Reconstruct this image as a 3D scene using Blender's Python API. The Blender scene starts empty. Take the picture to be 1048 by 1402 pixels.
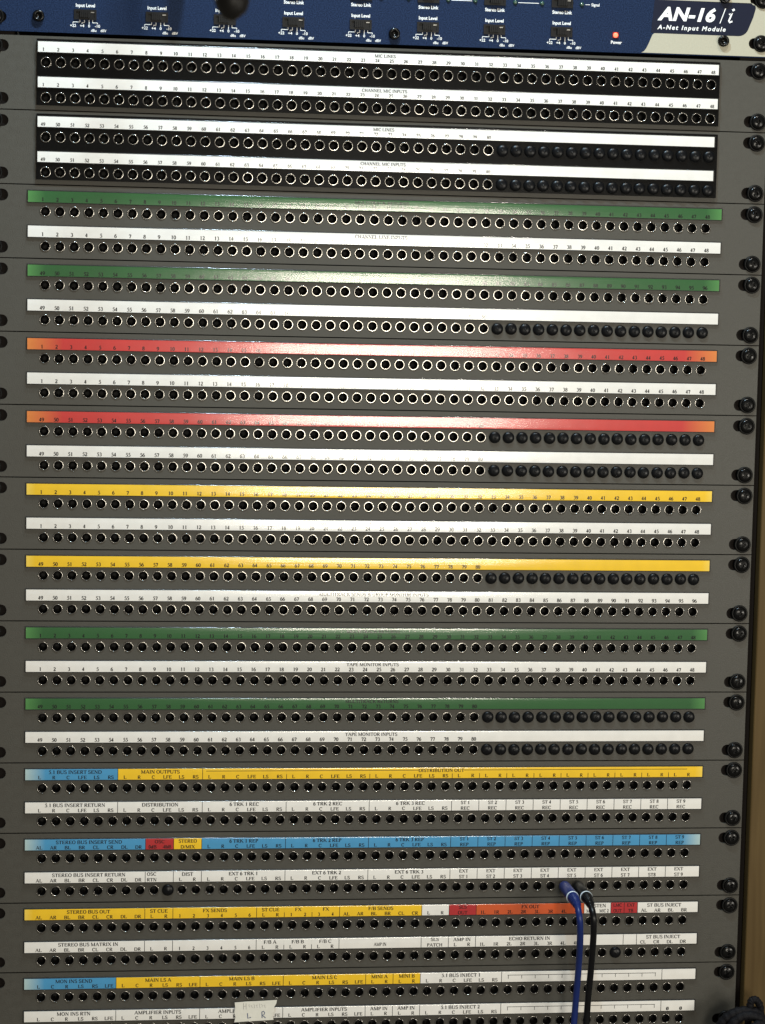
import bpy, bmesh, math, random
from mathutils import Vector, Matrix
random.seed(7)
sc = bpy.context.scene
C = sc.collection
K = 0.001                      # all lengths below are millimetres

# ------------------------------------------------------------------ camera
cam = bpy.data.objects.new('camera', bpy.data.cameras.new('camera'))
C.objects.link(cam)
cam.location = (-146.04*K, -1297.42*K, 147.65*K)
cam.rotation_euler = (1.48019, -0.02021, -0.11358)
cam.data.sensor_fit = 'HORIZONTAL'
cam.data.sensor_width = 36.0
cam.data.lens = 36.0*2871.2/1048
cam.data.clip_start = 0.05
cam.data.clip_end = 50
cam.data.dof.use_dof = True
cam.data.dof.focus_distance = 1.315
cam.data.dof.aperture_fstop = 20
sc.camera = cam

# ------------------------------------------------------------------ light
w = bpy.data.worlds.new('World'); sc.world = w; w.use_nodes = True
bg = w.node_tree.nodes['Background']
bg.inputs[0].default_value = (1.0, 0.92, 0.79, 1); bg.inputs[1].default_value = 0.18
def lamp(name, loc, target, size, power, col, sy=None, spread=180):
    l = bpy.data.lights.new(name, 'AREA')
    l.shape = 'DISK' if sy is None else 'RECTANGLE'
    l.size = size*K
    if sy: l.size_y = sy*K
    l.energy = power; l.color = col; l.spread = math.radians(spread)
    o = bpy.data.objects.new(name, l); C.objects.link(o)
    o.location = Vector(loc)*K
    o.rotation_euler = (Vector(target)-Vector(loc)).to_track_quat('-Z', 'Y').to_euler()
    return o
lamp('cool_ceiling_lamp', (-62, -330, 900), (-150, 0, 200), 45, 7.6, (0.62, 0.84, 1.0))
lamp('warm_ceiling_lamp', (236, -500, 1150), (40, 0, 0), 55, 5.8, (1.0, 0.93, 0.82))
lamp('warm_room_lamp', (256, -2200, 62), (0, 0, 100), 390, 16.0, (1.0, 0.93, 0.79), 530)
lamp('side_room_lamp', (1000, -1250, -60), (0, 0, -60), 350, 7.8, (1.0, 0.94, 0.83))  # added fill to brighten the lower rows, no visible source

sc.view_settings.view_transform = 'Standard'
sc.view_settings.look = 'None'
sc.view_settings.exposure = 0.14
sc.view_settings.gamma = 1.0
sc.view_settings.use_curve_mapping = False
sc.cycles.max_bounces = 8
sc.cycles.transparent_max_bounces = 12
sc.cycles.caustics_reflective = False
sc.cycles.caustics_refractive = False

# ------------------------------------------------------------------ materials
MATS = {}
def nodes_of(name):
    m = bpy.data.materials.new(name); m.use_nodes = True; MATS[name] = m
    nt = m.node_tree
    return m, nt, nt.nodes['Principled BSDF']
def nd(nt, t, **kw):
    n = nt.nodes.new(t)
    for k, v in kw.items(): setattr(n, k, v)
    return n
def mat(name, col, rough=0.5, metal=0.0, spec=0.5, noise=0.0, nscale=400, bump=0.0, bscale=900, coat=0.0, stretch=(1, 1, 1), rvar=0.0):
    m, nt, b = nodes_of(name)
    b.inputs['Base Color'].default_value = (*col, 1)
    b.inputs['Roughness'].default_value = rough
    b.inputs['Metallic'].default_value = metal
    b.inputs['Specular IOR Level'].default_value = spec
    b.inputs['Coat Weight'].default_value = coat
    L = nt.links
    tc = nd(nt, 'ShaderNodeTexCoord')
    mp = nd(nt, 'ShaderNodeMapping'); mp.inputs['Scale'].default_value = stretch
    L.new(tc.outputs['Object'], mp.inputs['Vector'])
    if noise or rvar:
        n = nd(nt, 'ShaderNodeTexNoise'); n.inputs['Scale'].default_value = nscale; n.inputs['Detail'].default_value = 5
        n.inputs['Roughness'].default_value = 0.65
        L.new(mp.outputs[0], n.inputs['Vector'])
        if noise:
            mx = nd(nt, 'ShaderNodeMix', data_type='RGBA')
            mx.inputs[6].default_value = (*[c*(1-noise) for c in col], 1)
            mx.inputs[7].default_value = (*[min(1, c*(1+noise)) for c in col], 1)
            L.new(n.outputs[0], mx.inputs[0]); L.new(mx.outputs[2], b.inputs['Base Color'])
        if rvar:
            mr = nd(nt, 'ShaderNodeMapRange'); mr.inputs[1].default_value = 0.3; mr.inputs[2].default_value = 0.7
            mr.inputs[3].default_value = max(0.02, rough-rvar); mr.inputs[4].default_value = min(1, rough+rvar)
            L.new(n.outputs[0], mr.inputs[0]); L.new(mr.outputs[0], b.inputs['Roughness'])
    if bump:
        n2 = nd(nt, 'ShaderNodeTexNoise'); n2.inputs['Scale'].default_value = bscale; n2.inputs['Detail'].default_value = 4
        L.new(mp.outputs[0], n2.inputs['Vector'])
        bp = nd(nt, 'ShaderNodeBump'); bp.inputs['Strength'].default_value = bump; bp.inputs['Distance'].default_value = 0.0004
        L.new(n2.outputs[0], bp.inputs['Height']); L.new(bp.outputs[0], b.inputs['Normal'])
    return m
mat('panel_grey', (0.0535, 0.051, 0.0425), 0.46, noise=0.22, nscale=260, bump=0.35, bscale=1500, spec=0.26, rvar=0.06)
mat('insert_black', (0.0022, 0.0022, 0.0022), 0.30, spec=0.06, noise=0.3, nscale=200, bump=0.12, bscale=1200)
mat('holder_black', (0.008, 0.008, 0.008), 0.4, spec=0.2)
mat('nickel', (0.27, 0.26, 0.242), 0.18, metal=1.0)
mat('bore_dark', (0.005, 0.005, 0.005), 0.6, spec=0.2)
mat('contact', (0.30, 0.27, 0.22), 0.4, metal=1.0)
mat('plug_black', (0.0028, 0.0032, 0.004), 0.33, noise=0.3, nscale=300, bump=0.1, rvar=0.05, spec=0.20)
mat('screw_black', (0.0025, 0.0025, 0.0025), 0.22, metal=0.0, spec=0.2, noise=0.3, nscale=500, rvar=0.08)
mat('washer_black', (0.003, 0.003, 0.0028), 0.42, spec=0.14)
mat('slot_dark', (0.003, 0.003, 0.003), 0.8, spec=0.1)
mat('chassis_black', (0.004, 0.004, 0.004), 0.7, spec=0.1)
mat('ink', (0.006, 0.0055, 0.007), 0.7, spec=0.1)
mat('print_white', (0.78, 0.79, 0.78), 0.5)
mat('switch_black', (0.006, 0.006, 0.0065), 0.38, spec=0.2)
mat('switch_steel', (0.30, 0.30, 0.29), 0.35, metal=1.0)
mat('module_silver', (0.385, 0.37, 0.29), 0.50, spec=0.2, noise=0.10, nscale=900, bump=0.12, metal=0.15)
mat('badge_navy', (0.008, 0.0105, 0.024), 0.45, spec=0.12, noise=0.35, nscale=1500)
mat('led_green', (0.02, 0.06, 0.04), 0.25, coat=0.5)
mat('blue_rubber', (0.005, 0.016, 0.105), 0.36, noise=0.12, nscale=200, bump=0.05, coat=0.0, spec=0.3)
mat('blue_metal', (0.016, 0.027, 0.12), 0.38, spec=0.3, noise=0.2, nscale=300)
mat('black_rubber', (0.002, 0.0022, 0.003), 0.32, noise=0.2, nscale=200, spec=0.25)
mat('black_matte', (0.0035, 0.0035, 0.0035), 0.42, spec=0.2, noise=0.2, nscale=300)
mat('ring_white', (0.62, 0.70, 0.76), 0.4)
mat('cable_sleeve', (0.004, 0.004, 0.0055), 0.62, spec=0.15, noise=0.6, nscale=900, bump=0.9, bscale=1300)
mat('hanging_black', (0.004, 0.0035, 0.003), 0.5, spec=0.2, noise=0.3, nscale=200)
mat('tape_paper', (0.63, 0.62, 0.555), 0.65, noise=0.10, nscale=260, bump=0.25, bscale=500)
mat('pencil', (0.24, 0.23, 0.22), 0.7)
mat('pen_blue', (0.06, 0.085, 0.16), 0.6)
mat('rail_dark', (0.006, 0.004, 0.003), 0.6, spec=0.1)
# speckled blue of the module
m, nt, b = nodes_of('module_blue'); L = nt.links
tc = nd(nt, 'ShaderNodeTexCoord'); n = nd(nt, 'ShaderNodeTexNoise'); n.inputs['Scale'].default_value = 1500; n.inputs['Detail'].default_value = 3
r = nd(nt, 'ShaderNodeValToRGB'); r.color_ramp.elements[0].position = 0.36; r.color_ramp.elements[1].position = 0.66
r.color_ramp.elements[0].color = (0.0045, 0.0105, 0.029, 1); r.color_ramp.elements[1].color = (0.0145, 0.029, 0.072, 1)
L.new(tc.outputs['Object'], n.inputs['Vector']); L.new(n.outputs[0], r.inputs[0]); L.new(r.outputs[0], b.inputs['Base Color'])
b.inputs['Roughness'].default_value = 0.55; b.inputs['Specular IOR Level'].default_value = 0.07
bp = nd(nt, 'ShaderNodeBump'); bp.inputs['Strength'].default_value = 0.25; bp.inputs['Distance'].default_value = 0.0003
L.new(n.outputs[0], bp.inputs['Height']); L.new(bp.outputs[0], b.inputs['Normal'])
# red lit lamp
m, nt, b = nodes_of('led_red'); b.inputs['Base Color'].default_value = (0.8, 0.06, 0.03, 1)
b.inputs['Emission Color'].default_value = (1.0, 0.10, 0.05, 1); b.inputs['Emission Strength'].default_value = 4.0
mat('led_bezel', (0.16, 0.008, 0.006), 0.3)
# wood
m, nt, b = nodes_of('wood'); L = nt.links
tc = nd(nt, 'ShaderNodeTexCoord'); mp = nd(nt, 'ShaderNodeMapping'); mp.inputs['Scale'].default_value = (1, 1, 0.05)
n = nd(nt, 'ShaderNodeTexNoise'); n.inputs['Scale'].default_value = 160; n.inputs['Detail'].default_value = 6; n.inputs['Distortion'].default_value = 0.6
r = nd(nt, 'ShaderNodeValToRGB'); r.color_ramp.elements[0].position = 0.3; r.color_ramp.elements[1].position = 0.75
r.color_ramp.elements[0].color = (0.060, 0.037, 0.0125, 1); r.color_ramp.elements[1].color = (0.100, 0.066, 0.025, 1)
L.new(tc.outputs['Object'], mp.inputs[0]); L.new(mp.outputs[0], n.inputs['Vector']); L.new(n.outputs[0], r.inputs[0]); L.new(r.outputs[0], b.inputs['Base Color'])
b.inputs['Roughness'].default_value = 0.55; b.inputs['Specular IOR Level'].default_value = 0.12
# label cards: printed colour, bleached at the two ends of the long strip
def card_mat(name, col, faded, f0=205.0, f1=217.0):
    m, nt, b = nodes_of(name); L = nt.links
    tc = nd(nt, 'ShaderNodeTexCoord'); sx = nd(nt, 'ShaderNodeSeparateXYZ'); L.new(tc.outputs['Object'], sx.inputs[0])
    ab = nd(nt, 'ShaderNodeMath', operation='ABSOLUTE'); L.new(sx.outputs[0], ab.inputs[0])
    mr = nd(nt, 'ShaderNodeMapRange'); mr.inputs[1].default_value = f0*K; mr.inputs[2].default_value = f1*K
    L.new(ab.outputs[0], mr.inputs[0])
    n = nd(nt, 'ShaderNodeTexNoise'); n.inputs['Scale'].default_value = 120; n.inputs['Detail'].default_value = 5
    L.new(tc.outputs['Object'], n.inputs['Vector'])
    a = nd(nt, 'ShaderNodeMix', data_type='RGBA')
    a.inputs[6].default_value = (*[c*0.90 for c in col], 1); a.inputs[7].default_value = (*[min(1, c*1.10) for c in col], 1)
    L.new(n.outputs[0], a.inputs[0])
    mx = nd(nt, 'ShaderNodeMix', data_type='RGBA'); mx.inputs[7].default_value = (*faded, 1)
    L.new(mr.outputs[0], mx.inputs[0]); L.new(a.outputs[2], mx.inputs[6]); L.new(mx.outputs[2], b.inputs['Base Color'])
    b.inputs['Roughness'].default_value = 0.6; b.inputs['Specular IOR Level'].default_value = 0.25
card_mat('card_white', (0.77, 0.755, 0.715), (0.77, 0.755, 0.715))
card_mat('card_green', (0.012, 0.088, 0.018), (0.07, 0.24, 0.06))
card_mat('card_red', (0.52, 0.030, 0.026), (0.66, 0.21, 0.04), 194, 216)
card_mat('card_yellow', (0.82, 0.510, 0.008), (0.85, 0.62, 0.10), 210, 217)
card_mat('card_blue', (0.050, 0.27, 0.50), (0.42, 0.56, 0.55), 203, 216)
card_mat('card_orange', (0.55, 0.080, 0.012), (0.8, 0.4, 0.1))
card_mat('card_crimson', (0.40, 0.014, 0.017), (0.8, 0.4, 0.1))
# clear cover: thin plastic, transparent with a real glossy surface
m = bpy.data.materials.new('clear_cover'); m.use_nodes = True; MATS['clear_cover'] = m; nt = m.node_tree; L = nt.links
nt.nodes.clear()
out = nd(nt, 'ShaderNodeOutputMaterial'); mix = nd(nt, 'ShaderNodeMixShader'); tr = nd(nt, 'ShaderNodeBsdfTransparent'); gl = nd(nt, 'ShaderNodeBsdfGlossy')
gl.inputs['Roughness'].default_value = 0.14
lw = nd(nt, 'ShaderNodeLayerWeight'); lw.inputs[0].default_value = 0.5
pw = nd(nt, 'ShaderNodeMath', operation='POWER'); pw.inputs[1].default_value = 4.0
mr = nd(nt, 'ShaderNodeMapRange'); mr.inputs[3].default_value = 0.060; mr.inputs[4].default_value = 0.9
tc = nd(nt, 'ShaderNodeTexCoord'); mp = nd(nt, 'ShaderNodeMapping'); mp.inputs['Scale'].default_value = (0.02, 1, 1)
n = nd(nt, 'ShaderNodeTexNoise'); n.inputs['Scale'].default_value = 900; n.inputs['Detail'].default_value = 4
n3 = nd(nt, 'ShaderNodeTexNoise'); n3.inputs['Scale'].default_value = 90; n3.inputs['Detail'].default_value = 3
ad = nd(nt, 'ShaderNodeMath', operation='ADD')
bp = nd(nt, 'ShaderNodeBump'); bp.inputs['Strength'].default_value = 0.10; bp.inputs['Distance'].default_value = 0.0003
L.new(tc.outputs['Object'], mp.inputs[0]); L.new(mp.outputs[0], n.inputs['Vector']); L.new(tc.outputs['Object'], n3.inputs['Vector'])
L.new(n.outputs[0], ad.inputs[0]); L.new(n3.outputs[0], ad.inputs[1]); L.new(ad.outputs[0], bp.inputs['Height'])
L.new(bp.outputs[0], gl.inputs['Normal'])
L.new(lw.outputs['Facing'], pw.inputs[0]); L.new(pw.outputs[0], mr.inputs[0]); L.new(mr.outputs[0], mix.inputs[0])
L.new(tr.outputs[0], mix.inputs[1]); L.new(gl.outputs[0], mix.inputs[2]); L.new(mix.outputs[0], out.inputs[0])

# ------------------------------------------------------------------ helpers
def obj(name, me, parent=None, mats=None, loc=None, label=None):
    o = bpy.data.objects.new(name, me); C.objects.link(o)
    if mats and not me.materials:
        for mm in ([mats] if isinstance(mats, str) else mats): me.materials.append(MATS[mm])
    if parent: o.parent = parent
    if loc is not None: o.location = Vector(loc)*K
    if label: o['label'] = label
    return o
def empty(name, loc, label, cat, group=None):
    o = bpy.data.objects.new(name, None); C.objects.link(o); o.empty_display_size = 0.02
    o.location = Vector(loc)*K; o['label'] = label; o['category'] = cat
    if group: o['group'] = group
    return o
def mesh(name, v, f, smooth=False, mi=None):
    me = bpy.data.meshes.new(name)
    me.from_pydata([(a*K, b*K, c*K) for a, b, c in v], [], f)
    if mi: me.polygons.foreach_set('material_index', mi)
    if smooth: me.polygons.foreach_set('use_smooth', [True]*len(me.polygons))
    me.update(); return me
def box_vf(x0, x1, y0, y1, z0, z1):
    v = [(x0,y0,z0),(x1,y0,z0),(x1,y1,z0),(x0,y1,z0),(x0,y0,z1),(x1,y0,z1),(x1,y1,z1),(x0,y1,z1)]
    return v, [(0,3,2,1),(4,5,6,7),(0,1,5,4),(1,2,6,5),(2,3,7,6),(3,0,4,7)]
def box(name, x0, x1, y0, y1, z0, z1, bev=0.0, seg=2):
    bm = bmesh.new(); v, f = box_vf(x0, x1, y0, y1, z0, z1)
    vs = [bm.verts.new(Vector(p)*K) for p in v]
    for q in f: bm.faces.new([vs[i] for i in q])
    if bev: bmesh.ops.bevel(bm, geom=bm.edges[:], offset=bev*K, segments=seg, profile=0.6, affect='EDGES')
    bmesh.ops.recalc_face_normals(bm, faces=bm.faces)
    me = bpy.data.meshes.new(name); bm.to_mesh(me); bm.free(); return me
def lathe(name, prof, n=24, mi=None, smooth=True, cap0=False, cap1=False):
    """profile of (r, y) turned round the y axis, -y towards the viewer"""
    v = []; f = []; idx = []
    for r_, y_ in prof:
        for i in range(n):
            a = 2*math.pi*i/n; v.append((r_*math.cos(a), y_, r_*math.sin(a)))
    for k in range(len(prof)-1):
        for i in range(n):
            j = (i+1) % n
            f.append((k*n+i, k*n+j, (k+1)*n+j, (k+1)*n+i)); idx.append(mi[k] if mi else 0)
    if cap1: f.append(tuple((len(prof)-1)*n+i for i in range(n))); idx.append(mi[-1] if mi else 0)
    if cap0: f.append(tuple(i for i in reversed(range(n)))); idx.append(mi[0] if mi else 0)
    me = mesh(name, v, f, smooth, idx)
    bm = bmesh.new(); bm.from_mesh(me); bmesh.ops.recalc_face_normals(bm, faces=bm.faces); bm.to_mesh(me); bm.free()
    return me
def plate(name, outline, holes, y_front, depth):
    """flat plate with real holes, front at y_front, thickness depth"""
    cu = bpy.data.curves.new(name, 'CURVE'); cu.dimensions = '2D'; cu.fill_mode = 'BOTH'; cu.extrude = depth*0.5*K
    for loop in [outline]+holes:
        s = cu.splines.new('POLY'); s.points.add(len(loop)-1); s.use_cyclic_u = True
        for p, (a, b_) in zip(s.points, loop): p.co = (a*K, b_*K, 0, 1)
    o = bpy.data.objects.new(name, cu); C.objects.link(o)
    me = bpy.data.meshes.new_from_object(o.evaluated_get(bpy.context.evaluated_depsgraph_get()))
    bpy.data.objects.remove(o); bpy.data.curves.remove(cu)
    me.name = name; me.materials.clear()
    # curve plane xy -> panel plane xz
    me.transform(Matrix(((1,0,0,0),(0,0,-1,(y_front+depth*0.5)*K),(0,1,0,0),(0,0,0,1))))
    me.update(); return me
def circle(cx, cz, r_, n=20): return [(cx+r_*math.cos(2*math.pi*i/n), cz+r_*math.sin(2*math.pi*i/n)) for i in range(n)]
def slot(cx, cz, half, r_, n=8):
    return [(cx+half+r_*math.cos(-math.pi/2+math.pi*i/n), cz+r_*math.sin(-math.pi/2+math.pi*i/n)) for i in range(n+1)] + \
           [(cx-half+r_*math.cos(math.pi/2+math.pi*i/n), cz+r_*math.sin(math.pi/2+math.pi*i/n)) for i in range(n+1)]
def smooth_path(pts, sub=8):
    out = []; P = [Vector(p) for p in pts]; P = [P[0]*2-P[1]]+P+[P[-1]*2-P[-2]]
    for i in range(1, len(P)-2):
        for s in range(sub):
            t = s/sub; a, b_, c, d = P[i-1], P[i], P[i+1], P[i+2]
            out.append(0.5*((2*b_)+(c-a)*t+(2*a-5*b_+4*c-d)*t*t+(3*b_-a-3*c+d)*t**3))
    out.append(P[-2]); return out
def tube_vf(path, radii, n=16, cap=True):
    v = []; f = []
    up = None
    for i, p in enumerate(path):
        t = (path[min(i+1, len(path)-1)]-path[max(i-1, 0)]).normalized()
        if up is None: up = t.orthogonal().normalized()
        up = (up - t*up.dot(t)).normalized(); si = t.cross(up)
        r_ = radii[i] if isinstance(radii, (list, tuple)) else radii
        for k in range(n):
            a = 2*math.pi*k/n; q = p+up*(r_*math.cos(a))+si*(r_*math.sin(a)); v.append(tuple(q))
    for i in range(len(path)-1):
        for k in range(n):
            j = (k+1) % n; f.append((i*n+k, i*n+j, (i+1)*n+j, (i+1)*n+k))
    if cap:
        f.append(tuple(reversed(range(n)))); f.append(tuple((len(path)-1)*n+k for k in range(n)))
    return v, f
def tube(name, path, radii, n=16, cap=True): return mesh(name, *tube_vf(path, radii, n, cap), smooth=True)

# ------------------------------------------------------------------ serif lettering (drawn strokes, thick uprights and thin bars)
ADV = dict(zip('ABCDEFGHIJKLMNOPQRSTUVWXYZ', [722,667,667,722,611,556,722,722,333,389,722,611,889,722,722,556,722,667,556,611,722,722,944,722,722,611]))
ADV.update({c: 500 for c in '0123456789'}); ADV.update({' ': 250, '.': 250, '/': 300, '&': 778, '-': 333, '+': 564, 'd': 500, 'x': 500})
ADV = {k: v/662 for k, v in ADV.items()}
TK, TN = 0.25, 0.12
def arc(cx, cy, rx, ry, a0, a1, n=9):
    return [(cx+rx*math.cos(math.radians(a0+(a1-a0)*i/n)), cy+ry*math.sin(math.radians(a0+(a1-a0)*i/n))) for i in range(n+1)]
def glyph(c):
    w_ = ADV[c]; l = 0.13; r_ = w_-0.13; m_ = w_/2; S = []; V = []
    def st(x, y0=0.0, y1=1.0): S.append(([(x, y0), (x, y1)], TK))
    def th(*p): S.append((list(p), TN))
    def tk(*p): S.append((list(p), TK*0.92))
    def sf(x, y, h=0.17): S.append(([(x-h, y), (x+h, y)], TN))
    def cv(p): S.append((p, None))
    b_, t_ = TN/2, 1-TN/2
    if c == 'A': th((l-0.02, 0), (m_-0.02, 1)); tk((m_-0.02, 1), (r_, 0)); th((l+0.12, 0.34), (r_-0.14, 0.34)); sf(l, b_, 0.13); sf(r_, b_, 0.15)
    elif c == 'B': st(l+0.1); cv([(l, t_), (m_, t_)]+arc(m_, 0.76, r_-m_-0.08, 0.24, 90, -90)+[(l+0.1, 0.52)]); cv([(m_, 0.52)]+arc(m_, 0.27, r_-m_, 0.25, 90, -90)+[(l, b_)])
    elif c == 'C': cv(arc(m_+0.04, 0.5, m_-l+0.02, 0.48, 45, 320, 14)); th((r_-0.02, 0.98), (r_-0.02, 0.70))
    elif c == 'D': st(l+0.1); cv([(l, t_), (m_-0.05, t_)]+arc(m_-0.05, 0.5, r_-m_+0.05, 0.465, 90, -90, 12)+[(l, b_)])
    elif c == 'E': st(l+0.1); th((l, t_), (r_, t_)); th((l, b_), (r_+0.03, b_)); th((l+0.1, 0.52), (r_-0.12, 0.52)); th((r_, 1), (r_, 0.78)); th((r_+0.03, 0), (r_+0.05, 0.26)); th((r_-0.12, 0.42), (r_-0.12, 0.62))
    elif c == 'F': st(l+0.1); th((l, t_), (r_+0.03, t_)); sf(l+0.1, b_); th((l+0.1, 0.50), (r_-0.08, 0.50)); th((r_+0.03, 1), (r_+0.03, 0.78)); th((r_-0.08, 0.4), (r_-0.08, 0.6))
    elif c == 'G': cv(arc(m_+0.02, 0.5, m_-l, 0.48, 45, 320, 14)); th((r_-0.06, 0.98), (r_-0.06, 0.72)); st(r_-0.10, 0.06, 0.42); sf(r_-0.1, 0.42, 0.14)
    elif c == 'H':
        for x in (l+0.1, r_-0.1): st(x); sf(x, b_, 0.15); sf(x, t_, 0.15)
        th((l+0.1, 0.51), (r_-0.1, 0.51))
    elif c == 'I': st(m_); sf(m_, b_, 0.16); sf(m_, t_, 0.16)
    elif c == 'J': st(m_+0.08, 0.18, 1); sf(m_+0.08, t_, 0.16); cv(arc(m_-0.08, 0.16, 0.16, 0.14, 0, -150, 6))
    elif c == 'K': st(l+0.1); sf(l+0.1, b_, 0.15); sf(l+0.1, t_, 0.15); th((l+0.12, 0.42), (r_-0.1, 0.98)); tk((l+0.32, 0.58), (r_, 0.03)); sf(r_-0.1, t_, 0.13); sf(r_, b_, 0.13)
    elif c == 'L': st(l+0.1); sf(l+0.1, t_, 0.16); th((l, b_), (r_+0.02, b_)); th((r_+0.02, 0), (r_+0.05, 0.28))
    elif c == 'M': th((l+0.07, 0), (l+0.07, 1)); tk((l+0.07, 1), (m_, 0.04)); th((m_, 0.04), (r_-0.1, 1)); st(r_-0.1); sf(l+0.07, b_, 0.13); sf(r_-0.1, b_, 0.16); sf(l+0.03, t_, 0.1); sf(r_-0.06, t_, 0.12)
    elif c == 'N': th((l+0.07, 0), (l+0.07, 1)); tk((l+0.07, 1), (r_-0.06, 0.02)); th((r_-0.06, 0), (r_-0.06, 1)); sf(l+0.07, b_, 0.13); sf(l+0.02, t_, 0.1); sf(r_-0.06, t_, 0.13)
    elif c in 'OQ':
        cv(arc(m_, 0.5, m_-l-0.02, 0.475, 0, 360, 18))
        if c == 'Q': tk((m_, 0.05), (r_, -0.2))
    elif c == 'P': st(l+0.1); sf(l+0.1, b_, 0.16); cv([(l, t_), (m_, t_)]+arc(m_, 0.73, r_-m_, 0.245, 90, -90)+[(l+0.1, 0.485)])
    elif c == 'R': st(l+0.1); sf(l+0.1, b_, 0.15); cv([(l, t_), (m_-0.03, t_)]+arc(m_-0.03, 0.745, r_-m_-0.08, 0.235, 90, -90)+[(l+0.1, 0.51)]); tk((m_-0.06, 0.51), (r_-0.02, 0.02)); sf(r_, b_, 0.11)
    elif c == 'S': cv(arc(m_, 0.745, m_-l-0.04, 0.235, 40, 250, 9)+arc(m_, 0.265, m_-l, 0.245, 70, -150, 10)); th((r_-0.04, 0.98), (r_-0.04, 0.74)); th((l+0.02, 0.02), (l+0.02, 0.28))
    elif c == 'T': st(m_); sf(m_, b_, 0.17); th((l-0.06, t_), (r_+0.06, t_)); th((l-0.05, 1), (l-0.06, 0.74)); th((r_+0.05, 1), (r_+0.06, 0.74))
    elif c == 'U': st(l+0.08, 0.3, 1); sf(l+0.08, t_, 0.16); sf(r_-0.06, t_, 0.14); cv([(l+0.08, 0.32)]+arc(m_, 0.30, m_-l-0.07, 0.28, 180, 360, 8)); th((r_-0.06, 0.3), (r_-0.06, 1))
    elif c == 'V': tk((l, 1), (m_, 0)); th((m_, 0), (r_, 1)); sf(l, t_, 0.14); sf(r_, t_, 0.12)
    elif c == 'W': tk((l-0.05, 1), (m_-0.28, 0)); th((m_-0.28, 0), (m_, 0.9)); tk((m_, 0.9), (m_+0.28, 0)); th((m_+0.28, 0), (r_+0.05, 1)); sf(l-0.03, t_, 0.13); sf(r_+0.03, t_, 0.12)
    elif c == 'X': tk((l+0.02, 1), (r_, 0)); th((l, 0), (r_-0.02, 1)); sf(l+0.03, t_, 0.14); sf(r_-0.04, t_, 0.12); sf(l+0.02, b_, 0.12); sf(r_-0.02, b_, 0.14)
    elif c == 'Y': tk((l, 1), (m_, 0.46)); th((m_, 0.46), (r_, 1)); st(m_, 0, 0.48); sf(m_, b_, 0.16); sf(l, t_, 0.13); sf(r_, t_, 0.12)
    elif c == 'Z': th((l, t_), (r_, t_)); tk((r_, 1), (l, 0)); th((l, b_), (r_, b_)); th((l, 1), (l, .76)); th((r_, 0), (r_, .26))
    elif c == '0': cv(arc(m_, 0.5, 0.235, 0.48, 0, 360, 16))
    elif c == '1': st(m_+0.02); sf(m_+0.02, b_, 0.17); th((m_-0.18, 0.86), (m_+0.02, 1))
    elif c == '2': cv(arc(m_-0.02, 0.70, 0.22, 0.28, 160, -20, 9)+[(m_-0.24, 0.06)]); tk((m_-0.27, 0.06), (m_+0.27, 0.06)); th((m_+0.26, 0.05), (m_+0.29, 0.24))
    elif c == '3': cv(arc(m_-0.04, 0.76, 0.2, 0.22, 150, -80, 9)); cv(arc(m_-0.04, 0.29, 0.25, 0.27, 80, -140, 10))
    elif c == '4': st(m_+0.1); th((m_+0.08, 0.98), (m_-0.29, 0.31)); tk((m_-0.30, 0.29), (m_+0.28, 0.29))
    elif c == '5': tk((m_-0.10, 0.94), (m_+0.24, 0.94)); th((m_-0.12, 0.96), (m_-0.2, 0.58)); cv(arc(m_-0.06, 0.32, 0.29, 0.30, 115, -140, 11))
    elif c == '6': cv(arc(m_, 0.31, 0.235, 0.29, 0, 360, 14)); cv(arc(m_+0.22, 0.36, 0.45, 0.62, 185, 92, 8))
    elif c == '7': tk((m_-0.25, 0.93), (m_+0.25, 0.93)); th((m_-0.25, 0.95), (m_-0.29, 0.76)); tk((m_+0.25, 0.93), (m_-0.06, 0))
    elif c == '8': cv(arc(m_, 0.75, 0.19, 0.23, 0, 360, 12)); cv(arc(m_, 0.26, 0.235, 0.25, 0, 360, 12))
    elif c == '9': cv(arc(m_, 0.69, 0.235, 0.29, 0, 360, 14)); cv(arc(m_-0.22, 0.64, 0.45, 0.62, 5, -88, 8))
    elif c == '.': S.append(([(m_-0.08, 0.07), (m_+0.08, 0.07)], 0.15))
    elif c == '/': th((l-0.08, 0), (r_+0.08, 1))
    elif c == '-': S.append(([(l-0.03, 0.36), (r_+0.03, 0.36)], 0.11))
    elif c == '+': th((l, 0.4), (r_, 0.4)); th((m_, 0.1), (m_, 0.7))
    elif c == '&': cv(arc(m_-0.08, 0.76, 0.18, 0.22, -60, 240, 10)); tk((m_-0.2, 0.62), (r_, 0.03)); cv(arc(m_-0.1, 0.27, 0.32, 0.25, 110, 350, 10)); th((m_+.2, .25), (r_-.06, .6))
    elif c == 'd': cv(arc(m_-0.06, 0.32, 0.2, 0.3, 0, 360, 12)); st(m_+0.18, 0, 1.02)
    elif c == 'x': cv(arc(m_, 0.36, 0.24, 0.33, 0, 360, 14)); th((m_-0.24, -0.02), (m_+0.24, 0.74))
    return S
def stroke_quads(pts, wd, V, F):
    """one quad strip; width by direction where wd is None"""
    n_ = len(pts); base = len(V); rows = []
    for i in range(n_):
        a = pts[max(0, i-1)]; b_ = pts[min(n_-1, i+1)]
        dx, dy = b_[0]-a[0], b_[1]-a[1]; d = math.hypot(dx, dy) or 1; dx /= d; dy /= d
        wd_ = wd if wd else TN+(TK-TN)*abs(dy)**1.3
        V.append((pts[i][0]-dy*wd_/2, pts[i][1]+dx*wd_/2)); V.append((pts[i][0]+dy*wd_/2, pts[i][1]-dx*wd_/2))
    for i in range(n_-1):
        k = base+2*i; F.append((k, k+1, k+3, k+2))
GLY = {}
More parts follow.
